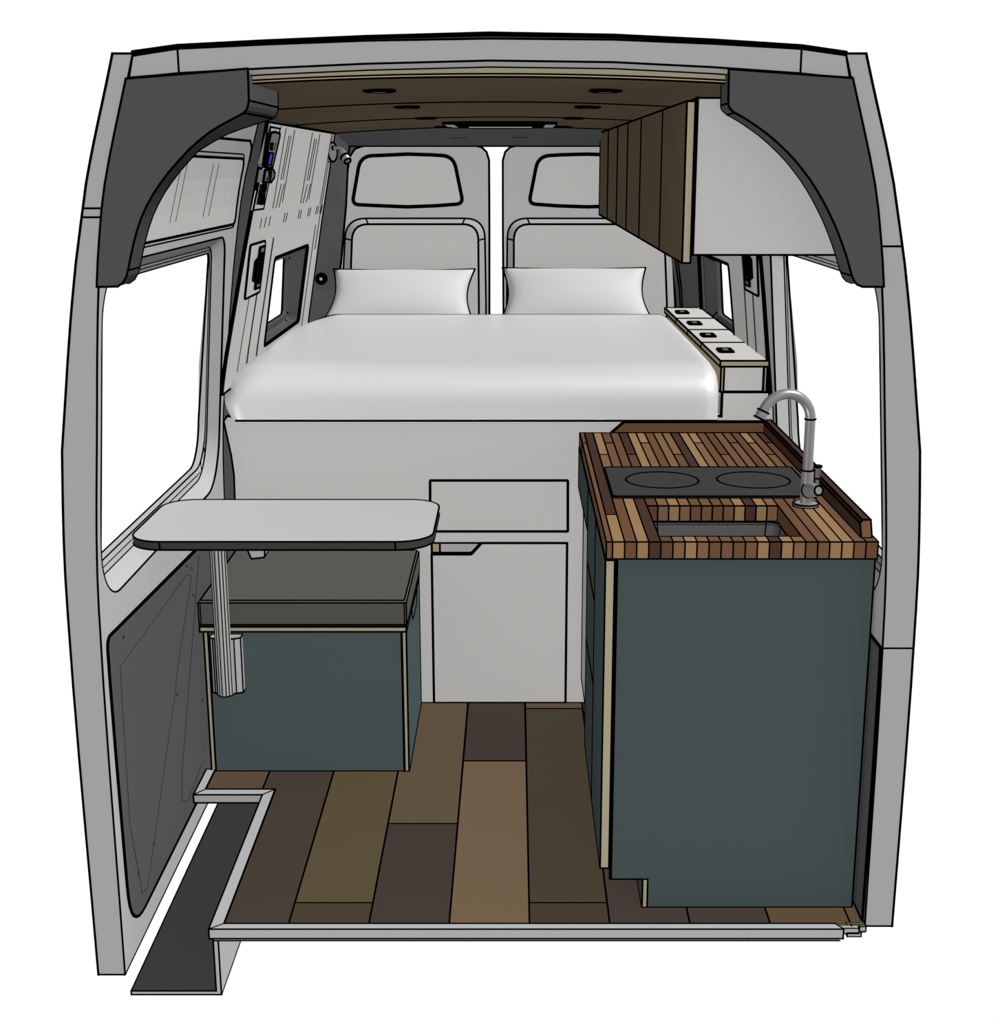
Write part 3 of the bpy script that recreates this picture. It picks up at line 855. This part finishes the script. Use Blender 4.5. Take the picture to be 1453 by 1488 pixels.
m = MB(); m.box((.222, .230), (.806, 1.33), (.105, .742), 'fridge_grey'); tag(m.build('fridge_door', root), 'narrow grey refrigerator front')

# worktop of glued strips
ct, cb = .9226, .883
cy0, cy1 = .0526, 1.33
hx0, hx1, hy0, hy1 = .3277, .6493, .098, .386
xb = [.2060, .2200] + [.2200 + .02698 * (k + 1) for k in range(22)]
rear = list('MDLMMDLLMTTDLLMBRMBLMDL'); front = list('RLMLDBTLTMRMRLDLTMRLLRM')
cuts = {0: 1.17, 1: .296, 2: 1.0, 3: 1.17, 5: 1.0, 7: 1.17, 10: 1.0, 13: 1.17, 15: 1.0, 17: 1.17, 19: 1.17, 20: 1.0, 21: 1.17}
m = MB()
hx0 = xb[5]; hx1 = xb[17]
for k in range(23):
    x0, x1 = xb[k], xb[k + 1]
    cut = cuts.get(k, .60)
    fc, rc = front[k], rear[k]
    inner = 5 <= k < 17
    segs = []
    lo = hy1 if inner else cy0
    if inner: segs.append((cy0, hy0, fc))
    if k == 0: segs += [(cy0, 1.17, 'R'), (1.17, cy1, 'M')]
    elif k == 1: segs += [(cy0, .296, 'L'), (.296, cy1, 'D')]
    else: segs += [(lo, .60, fc), (.60, cuts.get(k, cy1), {'L': 'T', 'T': 'M', 'M': 'R', 'D': 'B', 'R': 'M', 'B': 'R'}[rc] if k in cuts else rc)]
    if k > 1 and k in cuts: segs.append((cuts[k], cy1, rc))
    for a, b, c in segs:
        m.box((x0, x1), (a, b), (cb, ct), 'strip_' + c, w=.85)
wt = empty('worktop', (.5, .7, cb), 'butcher block worktop of mixed brown strips with a sink cutout on the kitchen cabinet', 'worktop')
m.build('strip_board', wt)
m = MB()
m.prism([(.306, ct), (.785, ct), (.785, .957), (.345, .957)], 'y', 1.331, 1.350, 'upstand_wood')
m.build('rear_upstand', wt)
m = MB()
ex0, ex1 = .7835, .8075
sec = [(ex0, ct), (ex0, .952), (ex0 + .005, .960), (ex1, .960), (ex1, ct)]
A = [Vector((p[0], .085 if p[1] < .93 else .105, p[1])) for p in sec]; B = [Vector((p[0], 1.350, p[1])) for p in sec]
band(m, A, B, 'strip_D'); m.face(list(reversed(A)), 'strip_R'); m.face(B, 'strip_D')
m.ink(A, True); m.ink(B, True)
for a, b in zip(A, B): m.ink([a, b])
m.build('side_upstand', wt)

# sink
sk = empty('sink', (.49, .24, .74), 'rectangular stainless steel sink set below the worktop cutout', 'sink')
m = MB()
sx_, sX_, sy_, sY_ = hx0 - .012, hx1 + .012, hy0 - .012, hy1 + .010
rim = rrect(sx_, sX_, sy_, sY_, .03, 6); inn = rrect(hx0 - .004, hx1 + .004, hy0 - .004, hy1 + .004, .03, 6); bot_ = rrect(hx0 + .01, hx1 - .01, hy0 + .01, hy1 - .01, .03, 6)
R1 = [Vector((p[0], p[1], cb - .001)) for p in rim]; R2 = [Vector((p[0], p[1], cb - .001)) for p in inn]; R3 = [Vector((p[0], p[1], .74)) for p in bot_]
band(m, R1, R2, 'sink_steel'); band(m, R2, R3, 'sink_steel', True); m.face(R3, 'sink_steel')
m.ink([p - Vector((0, 0, .002)) for p in R2], True, .9)
m.ink([p - Vector((0, 0, .008)) for p in R2], True, .6)
for k in (0, 6, 7, 13, 14, 20, 21, 27): m.ink([R2[k], R3[k]], False, .7)
m.ink(R3, True, .8)
m.build('basin', sk)
m = MB(); m.tube([(.49, .24, .741), (.49, .24, .744)], .03, 'steel', 20, capink=True); m.build('drain', sk)

# cooktop
ck = empty('cooktop', (.5, .63, ct), 'flat dark two-ring cooktop set across the worktop behind the sink', 'cooktop')
m = MB()
m.prism(rrect(.249, .765, .462, .803, .012, 4), 'z', ct + .0005, ct + .006, 'cooktop', ang=60, w=.9)
m.build('glass_plate', ck)
for bx in (.392, .634):
    m = MB()
    m.ink([(bx + .096 * math.cos(t * math.pi / 24), .644 + .096 * math.sin(t * math.pi / 24), ct + .006) for t in range(48)], True, 1.0)
    m.build('burner_ring', ck)

# faucet
fc = empty('faucet', (.72, .386, ct), 'tall grey gooseneck faucet with side lever beside the sink', 'faucet')
fx, fy = .7195, .386
m = MB()
m.tube([(fx, fy, ct), (fx, fy, ct + .007), (fx, fy, ct + .009)], [.031, .031, .024], 'steel', 28, ringink=(0, 1))
m.build('base_flange', fc)
m = MB(); m.tube([(fx, fy, ct + .008), (fx, fy, 1.013)], .0150, 'steel', 22, ringink=(1,)); m.build('body', fc)
m = MB()
zt2 = 1.140
end = at(1105, 610, y=fy - .03)
R = (fx - end.x) / 2 * 1.02
dirv = Vector((end.x - fx, -.03, 0)).normalized()
pts = [Vector((fx, fy, 1.012)), Vector((fx, fy, 1.07)), Vector((fx, fy, zt2))]
apex = at(1150, 572, y=fy - .01).z - .0
hh = apex - zt2
for k in range(1, 19):
    t = math.pi * k / 18 * .88
    pts.append(Vector((fx, fy, zt2)) + dirv * (R * (1 - math.cos(t))) + Vector((0, 0, hh * math.sin(t))))
n_ = len(pts)
m.tube(pts, .0125, 'steel', 20, ringink=(0, 2))
m.build('gooseneck', fc)
m = MB(); d_ = (pts[-1] - pts[-2]).normalized()
m.tube([pts[-1] - d_*.001, pts[-1] + d_ * .018], .0142, 'steel', 20, capink=True); m.build('spout_tip', fc)
m = MB()
v0 = Vector((fx, fy, .963)); v1 = at(1189.5, 713, y=.335); dv_ = (v1 - v0)
m.tube([v0 + dv_ * .18, v0 + dv_ * .5, v0 + dv_ * .9, v1], [.019, .018, .0145, .0115], 'steel', 20, ringink=(0, 3)); m.build('valve', fc)
m = MB()
l0 = v0 + dv_ * .86
m.tube([l0, l0 + Vector((0, 0, .030)), l0 + Vector((0, .001, .0302)), l0 + Vector((0, .001, .058)), l0 + Vector((0, .001, .0585)), l0 + Vector((0, .001, .061))], [.0045, .0045, .006, .006, .0078, .0078], 'steel', 14, ringink=(1, 4, 5)); m.build('lever', fc)

# ------------------------------------------------------------------ overhead cabinet
oc = empty('overhead_cabinet', (.57, 1.6, 1.53), 'long overhead cabinet with vertical brown planks and grey end, upper right', 'cabinet')
ox = .365
ys = [at(a, b, x=ox).y for a, b in ((962, 161), (927, 177), (902, 188), (886, 195))] 
m = MB()
m.box((ox, ox + .018), (.128, 3.10), (1.531, 1.868), {'*': 'ply_edge', '-x': 'plank_brown'})
for px in (961.5, 931, 912, 897.5, 884):
    p = at(px, 250, x=ox); m.ink([(ox - .0005, p.y, 1.531), (ox - .0005, p.y, 1.868)], w=1.1)
m.build('door_front', oc)
m = MB()
e = .1545
m.prism([(.3865, 1.549), (.745, 1.549), (.737, 1.60), (.685, 1.80), (.668, 1.874), (.3865, 1.874)], 'y', .118, 3.0, 'warm_grey_shaded', w=1.0)
m.ink([(.3850, .117, 1.549), (.3850, .117, 1.874)], w=1.8)
m.build('carcass', oc)

# ------------------------------------------------------------------ ceiling fittings
pucks = [(551, 130), (880, 130), (591, 154), (854, 154), (618, 170.5), (834, 170.5), (637, 183), (823, 183)]
desc = ['left light of the front pair in the brown ceiling', 'right light of the front pair in the brown ceiling',
        'left light of the second pair from the front', 'right light of the second pair from the front',
        'left light of the third pair, just before the roof vent', 'right light of the third pair, just before the roof vent',
        'left light of the rearmost pair, beside the roof vent', 'right light of the rearmost pair, beside the roof vent']
m0 = None
for i, q in enumerate(pucks):
    p = on_ceiling(*q)
    if i in (6, 7): p = Vector((p.x * .93, 2.86, cz(p.x, 2.86)))
    if m0 is None:
        r = empty('ceiling_light', p)
        m = MB(); m.tube([p + Vector((0, 0, .004)), p + Vector((0, 0, -.003)), p + Vector((0, 0, -.005))], [.037, .037, .030], 'black_plastic', 28, ringink=(1, 2)); m.build('bezel', r)
        m = MB(); m.tube([p + Vector((0, 0, -.004)), p + Vector((0, 0, -.0062))], .018, 'grey_plastic', 20, capink=False); m.build('lens', r)
        m0 = r
    else:
        r = copy_tree(m0); r.location = p
    tag(r, 'round black ' + desc[i] if not desc[i].startswith('x') else desc[i], 'ceiling light', 'round lights in the brown ceiling')
# roof vent
vt = empty('roof_vent', (-.05, 2.62, 1.88), 'flat black framed roof vent in the brown ceiling above the bed', 'vent')
vx0, vx1 = -.268, .160
def cb_(x, y, d): return Vector((x, y, cz(-.05, y) - d))
m = MB()
zv = cz(-.05, 2.6)
fr = rrect(vx0, vx1, 2.40, 2.92, .02, 4); fi = rrect(vx0 + .045, vx1 - .045, 2.43, 2.89, .015, 4)
m.prism(fr, 'z', zv - .010, zv - .002, 'aluminium', side='black_plastic', holes=[fi], w=.7, ang=200)
m.build('frame', vt)
m = MB()
m.prism(rrect(vx0 + .045, vx1 - .045, 2.42, 2.52, .01, 3), 'z', zv - .011, zv - .004, 'black_plastic', w=.6, ang=200)
m.build('fan_cover', vt)
m = MB()
m.prism(rrect(vx0 + .05, vx1 - .05, 2.52, 2.88, .02, 3), 'z', zv - .006, zv - .003, 'black_plastic', ink=False)
m.build('fly_screen', vt)
m = MB()
m.box((vx0 + .09, vx1 - .09), (2.66, 2.70), (zv - .019, zv - .012), 'aluminium', w=.4); m.build('screen_bar', vt)

# ------------------------------------------------------------------ electrical panels on the left lining
def lw(px, py, off=0):
    x = -.8
    for _ in range(60):
        p = at(px, py, x=x); x = .5 * x + .5 * (ip(RPP, p.z) + off)
    return at(px, py, x=x)
def plate(px4, off, m, mt, thick, w=1.3):
    F_ = [lw(a, b, off) for a, b in px4]; B_ = [p - Vector((thick, 0, 0)) for p in F_]
    for t in tessellate_polygon([F_]): m.face([F_[i] for i in t], mt)
    band(m, F_, B_, mt); m.ink(F_, True, w)
cp = empty('control_panel', lw(380, 240), 'slim control panel with blue display, knob and sockets on the pale left lining', 'control panel')
def z5(a, b): return (360 + a / 10.625, 170 + b / 10.625)
m = MB(); plate([z5(350, 155), z5(493, 180), z5(240, 1418), z5(82, 1440)], .004, m, 'light_panel', .006, 1.0); m.build('back_plate', cp)
m = MB(); plate([z5(360, 245), z5(420, 230), z5(490, 255), z5(488, 300), z5(380, 770), z5(340, 788), z5(245, 765), z5(240, 720)], .018, m, 'grey_plastic', .016, 1.3); mon = m.build('monitor', cp)
m = MB()
plate([z5(300, 250), z5(350, 250), z5(280, 760), z5(235, 740)], .019, m, 'black_plastic', .004, .8); m.build('cooling_fins', mon)
m = MB(); plate([z5(335, 550), z5(398, 556), z5(362, 745), z5(296, 745)], .022, m, 'black_plastic', .003, .8)
plate([z5(345, 562), z5(386, 566), z5(350, 732), z5(308, 732)], .0235, m, 'screen_blue', .001, .35); tag(m.build('display', mon), 'blue display screen')
m = MB()
plate([z5(362, 400), z5(392, 400), z5(378, 510), z5(350, 505)], .022, m, 'black_plastic', .003, .6); m.build('button', mon)
for i, (a, b) in enumerate(((430, 420), (420, 460), (410, 495))):
    m = MB(); plate([z5(a - 8, b - 10), z5(a + 8, b - 10), z5(a + 5, b + 8), z5(a - 11, b + 8)], .022, m, ('led_green', 'led_amber', 'led_red')[i], .002, .3); m.build('indicator_light', mon)
m = MB(); plate([z5(270, 815), z5(390, 815), z5(412, 860), z5(400, 940), z5(360, 1005), z5(238, 1010)], .020, m, 'grey_plastic', .018, 1.3)
plate([z5(325, 835), z5(335, 1000), z5(350, 1000), z5(372, 850)], .022, m, 'black_plastic', .003, .6)
plate([z5(318, 930), z5(336, 930), z5(330, 972), z5(312, 972)], .024, m, 'screen_blue', .001, .3); m.build('switch_block', cp)
for (a, b) in ((228, 910), (192, 1100), (155, 1290)):
    p = lw(*z5(a, b), .005); q = p + Vector((.012, 0, 0)); m = MB(); m.tube([p - Vector((.004, 0, 0)), q], .011, 'black_plastic', 14, capink=True); m.build('socket', cp)
for (a, b) in ((262, 1090), (240, 1190), (225, 1300)):
    m = MB(); plate([z5(a - 25, b - 55), z5(a + 32, b - 50), z5(a + 18, b + 45), z5(a - 38, b + 50)], .014, m, 'black_plastic', .012, .8)
    if b == 1190: plate([z5(250, 1150), z5(266, 1150), z5(260, 1188), z5(246, 1188)], .016, m, 'screen_blue', .001, .3)
    m.build('socket', cp)

def outlet(side, label):
    def W(y, z, off): return Vector((wx(z, side, -off - (0 if side < 0 else .008), RPP if side < 0 else LWP), y, z))
    o = empty('outlet_plate', W(1.5, 1.42, 0), label, 'outlet', 'outlet plates on the side linings')
    def pl(pts, off, th, mt, w, name):
        m = MB(); A = [W(y, z, off) for y, z in pts]; B = [W(y, z, off - th) for y, z in pts]
        for t in tessellate_polygon([A]): m.face([A[i] for i in t], mt)
        band(m, A, B, mt); m.ink(A, True, w); return m.build(name, o)
    s = 0 if side < 0 else .10
    pl(round_poly([(1.37 + s, 1.335), (1.62 + s, 1.335), (1.61 + s, 1.50), (1.355 + s, 1.50)], .012, 3), .004, .006, 'light_panel', 1.2, 'plate')
    pl([(1.50 + s, 1.355), (1.58 + s, 1.355), (1.58 + s, 1.485), (1.50 + s, 1.485)], .010, .010, 'grey_plastic', 1.3, 'module')
    for i in range(3): pl([(1.515 + s, 1.372 + .034*i), (1.565 + s, 1.372 + .034*i), (1.565 + s, 1.398 + .034*i), (1.515 + s, 1.398 + .034*i)], .014, .005, 'black_plastic', 1.0, 'socket')
    pl([(1.45 + s, 1.385), (1.50 + s, 1.375), (1.50 + s, 1.455), (1.45 + s, 1.445)], .014, .012, 'black_plastic', 1.0, 'connector')
outlet(-1, 'small outlet plate on the left lining, just left of the small window')
outlet(1, 'small outlet plate on the right lining, just right of the small window')

# reading lamp
rl_ = empty('reading_lamp', at(479, 221, y=2.90), 'small grey swivel reading lamp on the left lining above the pillow', 'lamp')
p = at(480, 221, y=2.90)
m = MB(); m.tube([p - Vector((.006, 0, 0)), p + Vector((.010, -.006, 0))], .038, 'steel', 24, capink=True)
m.build('wall_plate', rl_)
a = at(484, 215, y=2.89); b = at(494, 215, y=2.87); m = MB(); m.tube([a, b, b + Vector((.003, 0, -.004))], .0055, 'steel', 12, capink=True); m.build('arm', rl_)
c0 = at(495, 216, y=2.87); c1 = at(505, 234, y=2.83); m = MB()
m.tube([c0, c0 + (c1-c0)*.3, c0 + (c1-c0)*.65, c0 + (c1-c0)*.68, c0 + (c1-c0)*.95, c1], [.008, .013, .018, .0165, .0175, .014], 'steel', 16, ringink=(2, 3, 5)); m.build('lamp_head', rl_)

# ------------------------------------------------------------------ world and light
w = bpy.data.worlds.new('world'); SC.world = w; w.use_nodes = True
bg = w.node_tree.nodes['Background']; bg.inputs[0].default_value = (1, 1, 1, 1); bg.inputs[1].default_value = 1.0
def sun(name, direction_from, strength, angle=20, shadow=False):
    l = bpy.data.lights.new(name, 'SUN'); l.energy = strength; l.angle = math.radians(angle)
    l.use_shadow = shadow
    o = bpy.data.objects.new(name, l); COL.objects.link(o)
    o.rotation_euler = Vector(direction_from).to_track_quat('Z', 'Y').to_euler(); o.location = (0, -2, 4)
    return o
sun('key_sun', (1.145, -.45, 1.375), 11.6)
sun('fill_sun', (-.425, -.425, -.375), 4.5)

# ------------------------------------------------------------------ camera
cam = bpy.data.cameras.new('camera'); co = bpy.data.objects.new('camera', cam); COL.objects.link(co)
co.location = (0, -CD, CH); co.rotation_euler = (math.pi / 2 - TH, 0, 0)
cam.sensor_fit = 'AUTO'; cam.sensor_width = 36
cam.lens = F / 1488 * 36
cam.shift_x = -(CX - 726.5) / 1488; cam.shift_y = (CY - 744) / 1488
cam.clip_start = .05; cam.clip_end = 50
SC.camera = co
SC.view_settings.view_transform = 'Standard'; SC.view_settings.look = 'None'
SC.view_settings.gamma = 1; SC.view_settings.exposure = 0; SC.view_settings.use_curve_mapping = False
